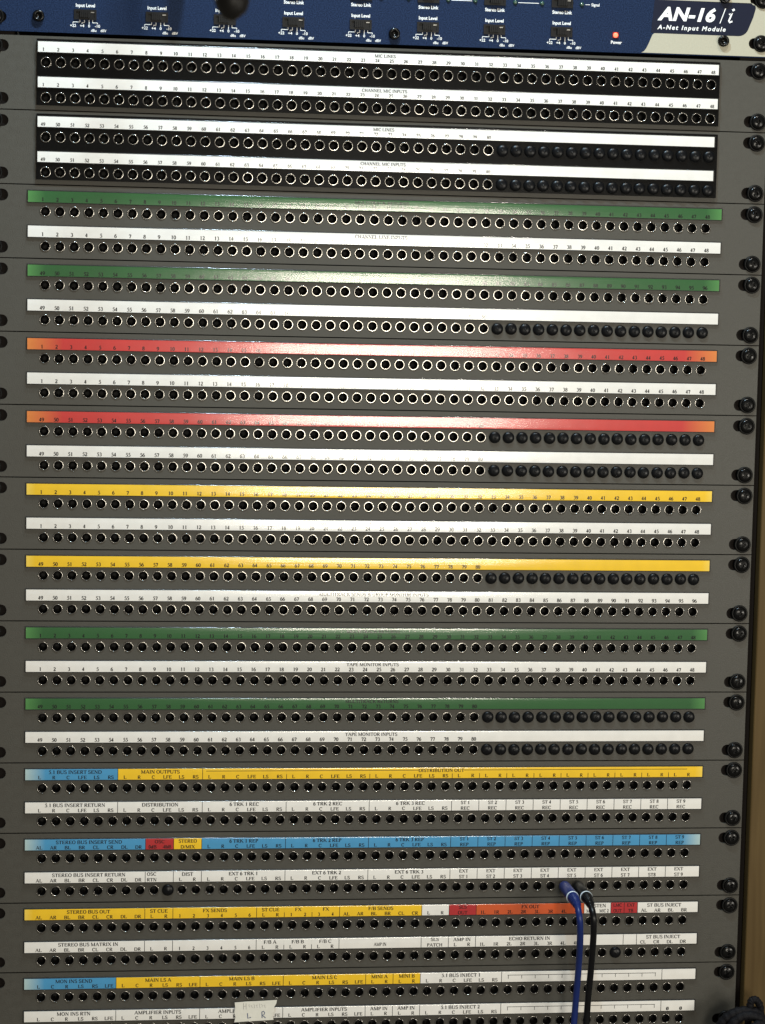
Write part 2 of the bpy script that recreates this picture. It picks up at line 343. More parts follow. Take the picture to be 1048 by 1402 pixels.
for ch in ADV:
    v, f = [], []
    if ch != ' ':
        for pts, wd in glyph(ch): stroke_quads(pts, wd, v, f)
    GLY[ch] = (v, f)
class Ink:
    def __init__(s): s.v = []; s.f = []
    def text(s, t, x, z, cap, align='C', tight=1.0, wide=1.0):
        W = sum(ADV[c]*tight for c in t)*cap*wide
        x -= {'C': W/2, 'L': 0, 'R': W}[align]
        jit = random.uniform(-0.04, 0.04)
        for c in t:
            v, f = GLY[c]; k = len(s.v)
            s.v += [(x+a*cap*wide, z+b_*cap+jit) for a, b_ in v]; s.f += [tuple(i+k for i in q) for q in f]
            x += ADV[c]*tight*cap*wide
    def line(s, x0, z0, x1, z1, wd):
        v, f = [], []; stroke_quads([(x0, z0), (x1, z1)], wd, v, f); k = len(s.v)
        s.v += v; s.f += [tuple(i+k for i in q) for q in f]
    def poly(s, pts, wd):
        v, f = [], []; stroke_quads(pts, wd, v, f); k = len(s.v)
        s.v += v; s.f += [tuple(i+k for i in q) for q in f]
    def mesh(s, name, y):
        return mesh(name, [(a, y, b_) for a, b_ in s.v], s.f)

# ------------------------------------------------------------------ shared part meshes
P = 8.7307
def jx(j): return (j-24.5)*P
Z1, Z2 = 10.0, -10.94                     # the two jack rows, from the panel origin
TOP, BOT = 25.75, -18.05                  # panel edges
HALF = 242.4
SX, SZU, SZL = 236.2, 20.0, -12.0         # rack screws
# lower screw of one panel and upper screw of the next are half an inch apart
SZU = TOP-6.25; SZL = BOT+6.25
holes = [circle(jx(j), z, 3.32) for z in (Z1, Z2) for j in range(1, 49)]
slots = [slot(s*(SX-2.2), z, 3.0, 3.6) for s in (-1, 1) for z in (SZU, SZL)]
panel_me = plate('panel', [(-HALF, BOT), (HALF, BOT), (HALF, TOP), (-HALF, TOP)], holes+slots, 0.0, 2.0)
panel_me.materials.append(MATS['panel_grey'])
IX = 210.6
insert_me = plate('jack_insert', [(-IX, Z2-4.5), (IX, Z2-4.5), (IX, Z1+13.9), (-IX, Z1+13.9)], holes, -2.0, 1.95)
insert_me.materials.append(MATS['insert_black'])
jack_me = lathe('jack', [(3.30, 0.6), (3.30, -0.26), (3.22, -0.37), (3.10, -0.435), (3.04, -0.442), (2.85, -0.450), (2.80, -0.445), (2.71, -0.38), (2.65, -0.22), (2.62, 0.10), (2.60, 7.0), (0.9, 7.4)],
                28, mi=[0, 0, 0, 0, 0, 0, 0, 0, 0, 1, 1], cap1=True)
jack_me.materials.append(MATS['nickel']); jack_me.materials.append(MATS['bore_dark'])
# a sliver of the contact spring inside the bore
bm = bmesh.new(); bm.from_mesh(jack_me)
vs = [bm.verts.new(Vector(p)*K) for p in ((-0.35, 2.6, -1.6), (0.35, 2.6, -1.6), (0.30, 4.6, -0.7), (-0.30, 4.6, -0.7))]
fc = bm.faces.new(vs); fc.material_index = 2; bm.to_mesh(jack_me); bm.free(); jack_me.materials.append(MATS['contact'])
plug_prof = [(3.72, 0.0), (3.74, -0.35)]+[(3.72*math.cos(math.radians(a)), -0.4-1.75*math.sin(math.radians(a))) for a in (8, 22, 36, 50, 64, 76)]+[(0.55, -2.17), (0.45, -2.27), (0.2, -2.30)]
plug_me = lathe('hole_plug', plug_prof, 22, cap1=True); plug_me.materials.append(MATS['plug_black'])
# rack screw: pan head with a real cross recess, black cup washer
washer_me = lathe('washer', [(5.3, 0.0), (5.35, -0.5), (5.2, -0.95), (4.75, -1.25), (4.3, -1.05), (4.0, -0.85), (2.0, -0.85)], 28); washer_me.materials.append(MATS['washer_black'])
def screw_head(name, r_, h, cross):
    prof = [(r_, -0.6), (r_, -0.6-h*0.35)]+[(r_*math.cos(math.radians(a)), -0.6-h*0.35-h*0.65*math.sin(math.radians(a))) for a in (20, 40, 58, 72)]
    n_ = 24; v = []; f = []
    for q, y_ in prof:
        for i in range(n_):
            a = 2*math.pi*i/n_; v.append((q*math.cos(a), y_, q*math.sin(a)))
    for k in range(len(prof)-1):
        for i in range(n_):
            j = (i+1) % n_; f.append((k*n_+i, (k)*n_+j, (k+1)*n_+j, (k+1)*n_+i))
    # crown with recess: ring of the last profile, then a plus-shaped pit
    k0 = (len(prof)-1)*n_; yt = prof[-1][1]-0.02; a_, b_ = cross*0.26, cross
    plus = [(b_, -a_), (b_, a_), (a_, a_), (a_, b_), (-a_, b_), (-a_, a_), (-b_, a_), (-b_, -a_), (-a_, -a_), (-a_, -b_), (a_, -b_), (a_, -a_)]
    p0 = len(v); v += [(x, yt, z) for x, z in plus]; p1 = len(v); v += [(x*0.7, yt+1.0, z*0.7) for x, z in plus]
    for i in range(12):
        j = (i+1) % 12; f.append((p0+i, p0+j, p1+j, p1+i))
    f.append(tuple(range(p1, p1+12)))
    # bridge: every plus vertex to two ring vertices
    ang = [math.atan2(z, x) % (2*math.pi) for x, z in plus]
    order = list(range(12)); off = round(ang[0]/(2*math.pi)*n_)
    for i in range(12):
        j = (i+1) % 12; r0 = (off+2*i) % n_; 
        f.append((p0+i, k0+r0, k0+(r0+1) % n_)); f.append((p0+i, k0+(r0+1) % n_, k0+(r0+2) % n_, p0+j))
    me = mesh(name, v, f, True)
    bm = bmesh.new(); bm.from_mesh(me); bmesh.ops.recalc_face_normals(bm, faces=bm.faces); bm.to_mesh(me); bm.free()
    for p_ in me.polygons[-(12+1+24):]: p_.use_smooth = False
    return me
screw_me = screw_head('rack_screw', 4.1, 1.7, 2.1); screw_me.materials.append(MATS['screw_black'])
# label cover profile: gently convex front, rounded edges
def cover_mesh(name, x0, x1, z0, z1, y0, tilt=0.0):
    zc = (z0+z1)/2; hh = (z1-z0)/2
    # profile built from its slope: nearly flat front, then a lip that turns away
    us = [0, 0.35, 0.62, 0.78, 0.86, 0.91, 0.945, 0.97, 0.985, 1.0]
    an = [0, 0.7, 1.3, 2.2, 5.0, 11.0, 22.0, 38.0, 56.0, 72.0]
    half = [(0.0, 0.0)]
    for i in range(1, len(us)):
        dz = (us[i]-us[i-1])*hh; half.append((half[-1][0]+dz*math.tan(math.radians((an[i]+an[i-1])/2)), us[i]*hh))
    yf = y0-1.45
    prof = [(y0-0.05, z1)]+[(min(yf+a, y0-0.06), zc+b_) for a, b_ in reversed(half)]+[(min(yf+a, y0-0.06), zc-b_) for a, b_ in half[1:]]+[(y0-0.05, z0)]
    v = []; f = []; nx = 40
    ph = [random.uniform(0, 6.28) for _ in range(4)]
    for i in range(nx+1):
        x = x0+(x1-x0)*i/nx
        wv = 0.035*math.sin(x*0.021+ph[0])+0.02*math.sin(x*0.063+ph[1]); wz = 0.05*math.sin(x*0.017+ph[2])
        for y_, z_ in prof: v.append((x, y_+((wv+math.tan(math.radians(tilt))*(z_-zc)) if y_ < y0-0.5 else 0), z_+wz))
    n_ = len(prof)
    for i in range(nx):
        for k in range(n_-1): f.append((i*n_+k, i*n_+k+1, (i+1)*n_+k+1, (i+1)*n_+k))
    k0 = len(v); v += v[:n_]+v[nx*n_:nx*n_+n_]          # end caps on vertices of their own
    f.append(tuple(range(k0, k0+n_))); f.append(tuple(k0+n_+k for k in reversed(range(n_))))
    me = mesh(name, v, f, True)
    bm = bmesh.new(); bm.from_mesh(me); bmesh.ops.recalc_face_normals(bm, faces=bm.faces); bm.to_mesh(me); bm.free()
    for p_ in me.polygons[-2:]: p_.use_smooth = False
    return me

# ------------------------------------------------------------------ label contents
SIX = ['L', 'R', 'C', 'LFE', 'LS', 'RS']; MON = ['L', 'C', 'R', 'LS', 'RS', 'LFE']
EIGHT = ['AL', 'AR', 'BL', 'BR', 'CL', 'CR', 'DL', 'DR']; LR = ['L', 'R']
def num(col, a, b_, head=None): return dict(kind='num', col=col, a=a, b=b_, head=head)
def seg(j0, j1, col, head=None, cols=None, two=None, left=False, div='full'): return dict(j0=j0, j1=j1, col=col, head=head, cols=cols, two=two, left=left, div=div)
W_, Y_, B_, R_, O_, G_, X_ = 'card_white', 'card_yellow', 'card_blue', 'card_red', 'card_orange', 'card_green', 'card_crimson'
def st9(col, a, b_, gap=''): return [seg(31+2*i, 32+2*i, col, two=(a % (i+1), b_ % (i+1))) for i in range(9)]
p11a = [seg(1, 6, B_, '5.1 BUS INSERT SEND', SIX), seg(7, 12, Y_, 'MAIN OUTPUTS', SIX), seg(13, 18, Y_, None, SIX), seg(19, 24, Y_, None, SIX, div='half'), seg(25, 30, Y_, None, SIX, div='half')] + \
       [seg(31+2*i, 32+2*i, Y_, None, LR, div='half') for i in range(9)]
p11b = [seg(1, 6, W_, '5.1 BUS INSERT RETURN', SIX), seg(7, 12, W_, 'DISTRIBUTION', SIX)]+[seg(13+6*i, 18+6*i, W_, '6 TRK %d REC' % (i+1), SIX) for i in range(3)]+[seg(31+2*i, 32+2*i, W_, two=('ST %d' % (i+1), 'REC')) for i in range(9)]
p12a = [seg(1, 8, B_, 'STEREO BUS INSERT SEND', EIGHT), seg(9, 10, X_, 'OSC', ['0dB', '-40dB']), seg(11, 12, Y_, two=('STEREO', 'D/MIX'))] + \
       [seg(13+6*i, 18+6*i, B_, '6 TRK %d REP' % (i+1), SIX) for i in range(3)]+[seg(31+2*i, 32+2*i, B_, two=('ST %d' % (i+1), 'REP')) for i in range(9)]
p12b = [seg(1, 8, W_, 'STEREO BUS INSERT RETURN', EIGHT), seg(9, 10, W_, two=('OSC', 'RTN'), left=True), seg(11, 12, W_, 'DIST', LR)] + \
       [seg(13+6*i, 18+6*i, W_, 'EXT 6 TRK %d' % (i+1), SIX) for i in range(3)]+[seg(31+2*i, 32+2*i, W_, two=('EXT', ('ST %d' if i != 7 else 'ST%d') % (i+1))) for i in range(9)]
E8 = ['1L', '1R', '2L', '2R', '3L', '3R', '4L', '4R']
p13a = [seg(1, 8, Y_, 'STEREO BUS OUT', EIGHT), seg(9, 10, Y_, 'ST CUE', LR), seg(11, 16, Y_, 'FX SENDS', list('123456')), seg(17, 18, Y_, 'ST CUE', LR), seg(19, 20, Y_, 'FX', ['1', '2'], div='half'), seg(21, 22, Y_, 'FX', ['3', '4'], div='half'),
        seg(23, 28, Y_, 'F/B SENDS', EIGHT[:6]), seg(29, 30, W_, None, LR), seg(31, 32, X_, two=('SLS', 'OUT')), seg(33, 40, O_, 'FX OUT', E8), seg(41, 42, W_, 'LISTEN', ['MIC1', 'MIC 2']),
        seg(43, 43, X_, two=('LMC', 'OUT')), seg(44, 44, X_, two=('EXT', 'TB')), seg(45, 48, W_, 'ST BUS INJECT', EIGHT[:4])]
p13b = [seg(1, 8, W_, 'STEREO BUS MATRIX IN', EIGHT), seg(9, 10, W_, None, LR), seg(11, 16, W_, None, list('123456')), seg(17, 18, W_, 'F/B A', LR), seg(19, 20, W_, 'F/B B', LR, div='half'), seg(21, 22, W_, 'F/B C', LR, div='half'),
        seg(23, 28, W_, None, ['', '', 'AMP IN', '', '', '']), seg(29, 30, W_, two=('SLS', 'PATCH')), seg(31, 32, W_, 'AMP IN', LR), seg(33, 40, W_, 'ECHO RETURN IN', E8), seg(41, 43, W_), seg(44, 44, W_), seg(45, 48, W_, 'ST BUS INJECT', EIGHT[4:])]
p14a = [seg(1, 6, B_, 'MON INS SEND', MON), seg(7, 12, Y_, 'MAIN LS A', MON), seg(13, 18, Y_, 'MAIN LS B', MON), seg(19, 24, Y_, 'MAIN LS C', MON), seg(25, 26, Y_, 'MINI A', LR), seg(27, 28, Y_, 'MINI B', LR), seg(29, 34, W_, '5.1 BUS INJECT 1', SIX), seg(35, 46, W_), seg(47, 48, W_)]
p14b = [seg(1, 6, W_, 'MON INS RTN', MON)]+[seg(7+6*i, 12+6*i, W_, 'AMPLIFIER INPUTS', MON) for i in range(3)]+[seg(25, 26, W_, 'AMP IN', LR), seg(27, 28, W_, 'AMP IN', LR), seg(29, 34, W_, '5.1 BUS INJECT 2', SIX), seg(35, 46, W_), seg(47, 48, W_, None, ['x', 'x'])]
MG = 'MULTITRACK SENDS & GROUP MONITOR INPUTS'
# (row 1, row 2, plugs in row 1, plugs in row 2, label)
LAST16 = list(range(33, 49))
BAYS = [
 (num(W_, 1, 48, 'MIC LINES'), num(W_, 1, 48, 'CHANNEL MIC INPUTS'), [], [], 'topmost patchbay with black jack rows, MIC LINES strip numbered from 1'),
 (num(W_, 49, 80, 'MIC LINES'), num(W_, 49, 80, 'CHANNEL MIC INPUTS'), LAST16, LAST16, 'second patchbay with black jack rows, MIC LINES numbered from 49, black plugs at right'),
 (num(G_, 1, 48, 'MULTITRACK RETURNS'), num(W_, 1, 48, 'CHANNEL LINE INPUTS'), [], [], 'green and white strip patchbay directly below the black-rowed ones, no plugs'),
 (num(G_, 49, 96), num(W_, 49, 80), [], LAST16, 'green strip patchbay with black plugs only under its white strip, just above the red ones'),
 (num(R_, 1, 48), num(W_, 1, 48), [], [], 'upper patchbay with a red strip, all its jacks open'),
 (num(R_, 49, 80), num(W_, 49, 80), LAST16, LAST16, 'lower patchbay with a red strip, both rows plugged at right'),
 (num(Y_, 1, 48, 'GROUP OUTPUTS'), num(W_, 1, 48, MG), [], [], 'patchbay with a full yellow strip numbered 1 to 48, no plugs'),
 (num(Y_, 49, 80), num(W_, 49, 96, MG), LAST16, [], 'patchbay with a full yellow strip numbered from 49 and a row of plugs under it'),
 (num(G_, 1, 48, 'MULTITRACK RETURNS'), num(W_, 1, 48, 'TAPE MONITOR INPUTS'), [], [], 'green strip patchbay with TAPE MONITOR INPUTS numbered 1 to 48, no plugs'),
 (num(G_, 49, 80, 'MULTITRACK RETURNS'), num(W_, 49, 80, 'TAPE MONITOR INPUTS'), LAST16, LAST16, 'lowest green strip patchbay, TAPE MONITOR INPUTS from 49, plugs in both rows'),
 (p11a, p11b, [], [], 'patchbay with blue and yellow strip reading 5.1 BUS INSERT SEND and DISTRIBUTION OUT'),
 (p12a, p12b, [], [10], 'patchbay with mostly blue strip that the blue and black patch cords plug into'),
 (p13a, p13b, [], [43], 'patchbay with yellow, red and orange strip reading STEREO BUS OUT and FX OUT'),
 (p14a, p14b, [], [], 'bottom patchbay reading MON INS SEND, with the white tape note on it'),
]
CAP = 2.2
def tx(x): return x*1.0054-0.45
def build_strip(bay, z, content, y0, x0, x1, zt, zb, tilt=0.0):
    zt += z; zb += z; CAP = 2.2 if y0 == 0 else 1.95
    st = obj('label_strip', box('label_strip', x0, x1, y0-0.9, y0-0.01, zb, zt, 0.15, 1), bay, 'holder_black')
    obj('label_cover', cover_mesh('label_cover', x0+0.05, x1-0.05, zb+0.05, zt-0.05, y0-0.9+0.02, tilt), st, 'clear_cover')
    cz0, cz1 = zb+0.45, zt-0.55; ink = Ink(); yc0, yc1 = y0-1.25, y0-0.92
    zn = cz0+0.60; zh = cz1-0.72-CAP
    if isinstance(content, dict):
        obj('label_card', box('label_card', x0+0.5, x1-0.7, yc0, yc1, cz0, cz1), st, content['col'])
        for n_ in range(content['a'], content['b']+1):
            j = n_-content['a']+1
            ink.text(str(n_), tx(jx(j)), zn, CAP, tight=0.92)
        if content['head']: ink.text(content['head'], 0.0, zh, CAP*0.96, wide=0.93)
    else:
        for i, s in enumerate(content):
            a = x0+0.5 if i == 0 else tx(jx(s['j0']-0.5)); b_ = x1-0.7 if i == len(content)-1 else tx(jx(s['j1']+0.5))
            same = i > 0 and content[i-1]['col'] == s['col']
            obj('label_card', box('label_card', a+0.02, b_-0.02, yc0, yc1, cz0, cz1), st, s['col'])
            if i > 0: ink.line(a, cz0 if s['div'] == 'full' else cz0+0.1, a, cz1 if s['div'] == 'full' else cz0+3.0, 0.36)
            mid = tx((jx(s['j0'])+jx(s['j1']))/2)
            if s['head']: ink.text(s['head'], mid, zh, CAP, wide=0.98)
            if s['cols']:
                for k, t in enumerate(s['cols']):
                    if t: ink.text(t, tx(jx(s['j0']+k))+(0.5*P if t == 'AMP IN' else 0), zn-0.1 if t != 'AMP IN' else zn+0.8, CAP*(0.97 if t != 'x' else 1.3), wide=0.95 if len(t) < 4 else 0.72)
            if s['two']:
                for t, zz in zip(s['two'], (zh+0.25, zn-0.15)):
                    wd = 0.95 if s['j1'] > s['j0'] else 0.82
                    if s['left']: ink.text(t, a+1.0, zz, CAP*0.97, 'L', wide=wd)
                    else: ink.text(t, mid, zz, CAP*0.97, wide=wd)
        if content is p11a:
            za = zh+CAP*0.62; tw = 14.5; xm = tx(jx(29.7))
            ink.text('DISTRIBUTION OUT', xm, zh+0.2, CAP*0.95)
            ink.line(tx(jx(12.75)), za, xm-tw, za, 0.32); ink.line(xm+tw, za, tx(jx(47.9)), za, 0.32)
        if content is p14a or content is p14b:
            za = cz1-2.3; ink.line(tx(jx(34.95)), za, tx(jx(46.05)), za, 0.34)
            for j in range(35, 47): ink.line(tx(jx(j)), za, tx(jx(j)), za-2.3, 0.34)
    obj('lettering', ink.mesh('lettering', yc0-0.03), st, 'ink')
def add_screw(par, x, z, y=0.0):
    s = obj('rack_screw', screw_me, par, loc=(x, y-0.35, z)); s.rotation_euler = (random.uniform(-0.02, 0.02), random.uniform(0, 6.28), random.uniform(-0.02, 0.02))
    obj('washer', washer_me, s, loc=(0, 0.35, 0))
chassis_me = box('chassis', -226, 226, 12, 70, BOT+0.6, TOP-0.6); chassis_me.materials.append(MATS['chassis_black'])  # black box behind the jacks, added to block light

# ------------------------------------------------------------------ the rack
rack = empty('equipment_rack', (0, 0, -420), 'brown wooden equipment rack side with dark rail right of the panels', 'rack')
for s in (-1, 1):
    obj('rail', box('rail', *sorted((s*224, s*246.2)), 2.4, 30, 0, 900, 0.4, 1), rack, 'rail_dark')
    obj('side_panel', box('side_panel', *sorted((s*246.6, s*300)), -5.0, 420, 0, 900, 1.2, 3), rack, 'wood')
obj('back_panel', box('back_panel', -246, 246, 410, 418, 0, 900), rack, 'chassis_black')  # unseen backing, added so the gaps between panels stay dark

# ------------------------------------------------------------------ patchbays
for k, (r1, r2, g1, g2, label) in enumerate(BAYS):
    zk = -(k+1-7.5)*44.45
    bay = empty('patchbay', (0, 0, zk), label, 'patchbay', 'patchbays stacked in the rack')
    obj('front_panel', panel_me, bay)
    obj('chassis', chassis_me, bay)
    black = k < 2
    y0 = 0.0
    if black:
        obj('jack_insert', insert_me, bay); y0 = -2.0
    for z, content in ((Z1, r1), (Z2, r2)):
        if black:
            build_strip(bay, z, content, y0, -IX+0.2, IX-0.5 if k == 0 else IX-1.8, 12.7, 5.5)
        else:
            build_strip(bay, z, content, y0, -216.0, 215.6, 12.75, 5.0, random.uniform(-0.35, 0.35))
    for z, gaps in ((Z1, g1), (Z2, g2)):
        for j in range(1, 49):
            if j in gaps:
                o = obj('hole_plug', plug_me, bay, loc=(jx(j)+random.uniform(-.12, .12), y0, z+random.uniform(-.12, .12)))
                o.rotation_euler = (random.uniform(-.05, .05), random.uniform(0, 6), random.uniform(-.05, .05))
            else:
                o = obj('jack', jack_me, bay, loc=(jx(j), y0, z))
                o.rotation_euler = (random.gauss(0, 0.012), random.choice((0, 0.3, -0.3, 3.1, 2.8))+random.uniform(-.2, .2), random.gauss(0, 0.012))
    for sx in (-1, 1):
        for z in (SZU, SZL): add_screw(bay, sx*SX+random.uniform(-.3, .3), z+random.uniform(-.2, .2))

# ------------------------------------------------------------------ blue input module on top
AZ0, AZ1 = 317.0, 360.6
mod = empty('input_module', (0, 0, AZ0), 'blue speckled rack unit with slide switches, silver corner and lit red lamp', 'rack unit')
aslots = [slot(s*(SX-1.5), z, 2.5, 3.4) for s in (-1, 1) for z in (8.4, 35.2)]
obj('front_panel', plate('front_panel', [(-HALF, 0), (HALF, 0), (HALF, AZ1-AZ0), (-HALF, AZ1-AZ0)], aslots, 0.0, 3.0), mod, 'module_blue')
obj('chassis', box('chassis', -222, 222, 3.2, 200, 0.5, AZ1-AZ0-0.3), mod, 'chassis_black')
def Zm(z): return z-AZ0
# silver corner
curve = [(160.5, 317.5), (162.2, 318.4), (163.6, 320.3), (165.0, 323.2), (166.2, 326.2), (167.2, 328.6), (168.4, 329.6)]
silver = [(a, Zm(b_)) for a, b_ in curve]+[(HALF-0.3, Zm(329.6)), (HALF-0.3, Zm(317.5))]
upper = [(162.0, Zm(360.2)), (166.0, Zm(351.2)), (167.6, Zm(350.2)), (HALF-0.3, Zm(350.2)), (HALF-0.3, Zm(360.2))]
n_ = 8
bx0, bx1, bz0, bz1 = 168.4, 232.6, 329.6, 350.2
badge = [(168.4, bz0), (222.0, bz0)]+[(222.0+6.6*math.sin(math.radians(a)), bz0+6.6*(1-math.cos(math.radians(a)))) for a in (15, 30, 45, 60, 70)]+[(231.2, 341.5), (232.5, 346.5)]+[(229.6+3.0*math.cos(math.radians(a)), 347.1+3.0*math.sin(math.radians(a))) for a in (0, 20, 45, 70, 90)]
fill = [(a, b_) for a, b_ in badge]
sil = [(a, b_) for a, b_ in curve[:-1]]+[(168.4, bz0)]+badge[1:]+[(168.0, bz1+0.02), (166.0, 351.3), (162.0, 360.2), (HALF-0.3, 360.2), (HALF-0.3, 317.5)]
obj('silver_plate', plate('silver_plate', [(a, Zm(b_)) for a, b_ in sil], [slot(SX-1.5, z, 2.5, 3.4) for z in (8.4, 35.2)], -0.12, 0.11), mod, 'module_silver')
bad = obj('badge', plate('badge', [(a, Zm(b_)) for a, b_ in [(166.2, bz0+0.3), (169, bz0+0.05)]+[(a-0.05, b_+0.05) for a, b_ in badge[1:]]+[(168.0, bz1-0.05)]], [], -0.10, 0.085), mod, 'badge_navy')
# sans lettering from the built-in font
def sans(parts, y):
    """parts: (text, x, z, cap height, align, shear, bold, spacing, xscale) -> one mesh"""
    V = []; F = []
    for t, x, z, cap, al, shear, bold, sp, xs in parts:
        cu = bpy.data.curves.new('t', 'FONT'); cu.body = t; cu.align_x = {'C': 'CENTER', 'L': 'LEFT', 'R': 'RIGHT'}[al]
        cu.size = 1.0; cu.shear = shear; cu.offset = bold; cu.space_character = sp; cu.resolution_u = 3; cu.fill_mode = 'FRONT'
        o = bpy.data.objects.new('t', cu); C.objects.link(o)
        me = bpy.data.meshes.new_from_object(o.evaluated_get(bpy.context.evaluated_depsgraph_get()))
        s = cap/0.69; k0 = len(V)
        V += [(x+v.co.x*s*xs, y, z+v.co.y*s) for v in me.vertices]; F += [tuple(i+k0 for i in p.vertices) for p in me.polygons]
        bpy.data.objects.remove(o); bpy.data.curves.remove(cu); bpy.data.meshes.remove(me)
    return mesh('lettering', V, F)
for t_ in [('AN-16', 171.0, Zm(338.0), 7.6, 'L', 0.26, 0.042, 1.06, 1.10), ('/', 209.3, Zm(337.0), 9.6, 'L', 0.12, -0.012, 1, 0.9)]:
    obj('lettering', sans([t_], -0.20), bad, 'print_white')
it = Ink(); it.poly([(215.6, Zm(342.6)), (217.6, Zm(343.9)), (215.5, Zm(338.6)), (216.0, Zm(337.8)), (217.8, Zm(338.6))], 1.0); it.line(217.6, Zm(345.2), 219.0, Zm(346.0), 1.3)
obj('lettering', it.mesh('lettering', -0.20), bad, 'print_white')
obj('lettering', sans([('A-Net Input Module', 170.3, Zm(332.2), 2.6, 'L', 0.25, 0.026, 1.30, 1.06)], -0.20), bad, 'print_white')
SWX = [-182.0, -139.1, -98.1, -56.4, -15.2, 26.3, 67.6, 109.7]
txt = []; 
def legend(par, x, z, texts, polys):
    me = sans([(t, a-x, b_-z, *r_) for t, a, b_, *r_ in texts], -0.12)
    ink = Ink()
    for pl in polys:
        for p_, q_ in zip(pl, pl[1:]): ink.line(p_[0], p_[1]-z, q_[0], q_[1]-z, 0.34)
    V = [tuple(c/K for c in v.co) for v in me.vertices]; F = [tuple(p.vertices) for p in me.polygons]; k0 = len(V)
    V += [(a, -0.11, b_) for a, b_ in ink.v]; F += [tuple(i+k0 for i in q) for q in ink.f]
    obj('lettering', mesh('lettering', V, F), par, 'print_white')
frame_me = plate('slide_switch', [(-6.7, -3.0), (6.7, -3.0), (6.7, 3.0), (-6.7, 3.0)], [[(-5.6, -2.0), (5.6, -2.0), (5.6, 2.0), (-5.6, 2.0)]], -0.8, 1.2); frame_me.materials.append(MATS['switch_black'])
floor_me = box('switch_bed', -5.7, 5.7, -0.04, 0.3, -2.1, 2.1); floor_me.materials.append(MATS['switch_black'])
v, f = [], []
for i in range(5):
    q, g = box_vf(-2.9+i*1.18, -2.9+i*1.18+0.72, -2.6, -0.1, -1.9, 1.9); f += [tuple(a+len(v) for a in p_) for p_ in g]; v += q
q, g = box_vf(-3.0, 3.0, -1.9, -0.06, -1.95, 1.95); f += [tuple(a+len(v) for a in p_) for p_ in g]; v += q
knob_me = mesh('knob', v, f); knob_me.materials.append(MATS['switch_black'])
glint_me = box('spring_clip', 3.3, 5.4, -0.45, -0.08, 1.1, 1.75); glint_me.materials.append(MATS['switch_steel'])  # bar standing in for the grey reflection line on the switch track
led_me = lathe('indicator', [(1.35, 0.0), (1.35, -0.5), (1.0, -0.95), (0.45, -1.15)], 14, cap1=True); led_me.materials.append(MATS['led_green'])
for i, x in enumerate(SWX):
    zt = Zm(320.75); a, b_, c_ = Zm(322.7), Zm(323.7), Zm(325.0)
    t1 = [('Input Level', x, Zm(332.7), 1.95, 'C', 0, 0.022, 1.0, 0.92), ('+22', x-7.3, zt, 1.65, 'C', 0, 0.016, 1, 1), ('+4', x-1.9, zt, 1.65, 'C', 0, 0.016, 1, 1), ('0', x+2.3, zt, 1.65, 'C', 0, 0.016, 1, 1), ('-10', x+7.3, zt, 1.65, 'C', 0, 0.016, 1, 1),
          ('dBu', x+5.1, Zm(318.2), 1.55, 'C', 0, 0.012, 1, 0.95), ('dBV', x+10.9, Zm(318.2), 1.55, 'C', 0, 0.012, 1, 0.95)]
    t2 = [('Stereo Link', x, Zm(339.2), 1.95, 'C', 0, 0.022, 1.0, 0.92)]
    pls = ([(-7.3, a), (-7.3, b_), (-3.2, b_), (-3.2, c_)], [(-1.9, a), (-1.9, b_-0.3), (-0.5, b_-0.3), (-0.5, c_)], [(2.3, a), (2.3, c_)], [(7.3, a), (7.3, b_-0.2), (4.4, b_-0.2), (4.4, c_)])
    for z, kx, t_, pl in ((328.2, random.choice((-0.9, 0.2, -0.3, 0.0)), t1, pls), (345.9, 0.0, t2, ())):
        s = obj('slide_switch', frame_me, mod, loc=(x, -0.02, Zm(z)))
        obj('switch_bed', floor_me, s, loc=(0, 0, 0)); obj('knob', knob_me, s, loc=(kx, 0, 0)); obj('spring_clip', glint_me, s, loc=(0, 0, 0))
        legend(s, x, Zm(z), t_, pl)
mids = [(SWX[i]+SWX[i+1])/2 for i in range(7)]
for x in mids:
    for d in (-8.4, 8.4): obj('indicator', led_me, mod, loc=(x+d, 0, Zm(345.1)))
    obj('link_line', box('link_line', x-6.4, x+6.4, -0.13, -0.02, Zm(345.1)-0.17, Zm(345.1)+0.17), mod, 'print_white')
obj('indicator', led_me, mod, loc=(122.0, 0, Zm(345.4)))
obj('link_line', box('link_line', 124.3, 127.2, -0.13, -0.02, Zm(345.25), Zm(345.55)), mod, 'print_white')
txt += [('Signal', 128.0, Zm(344.6), 1.7, 'L', 0, 0.014, 1, 0.95), ('Power', 144.4, Zm(322.2), 1.9, 'C', 0, 0.022, 1, 0.95)]
for t_ in txt: obj('lettering', sans([t_], -0.14), mod, 'print_white')
pl_ = obj('power_light', box('power_light', 141.9, 145.7, -0.5, 0.0, Zm(325.6), Zm(329.4), 0.2, 1), mod, 'led_bezel')
obj('lens', lathe('lens', [(1.5, -0.45), (1.45, -0.9), (1.0, -1.4), (0.4, -1.6)], 16, cap1=True), pl_, 'led_red', loc=(143.8, 0, Zm(327.5)))
sock = lathe('panel_screw', [(3.5, 0.0), (3.5, -1.9), (3.15, -2.4), (1.8, -2.45), (1.7, -1.2)], 20, cap1=True); sock.materials.append(MATS['screw_black'])
for x, z in ((-209.8, 326.4), (5.6, 323.4), (212.4, 326.2), (212.4, 352.6)): obj('panel_screw', sock, mod, loc=(x, 0, Zm(z)))
for s in (-1, 1):
    for z in (8.4, 35.2): add_screw(mod, s*SX+0.6, z)

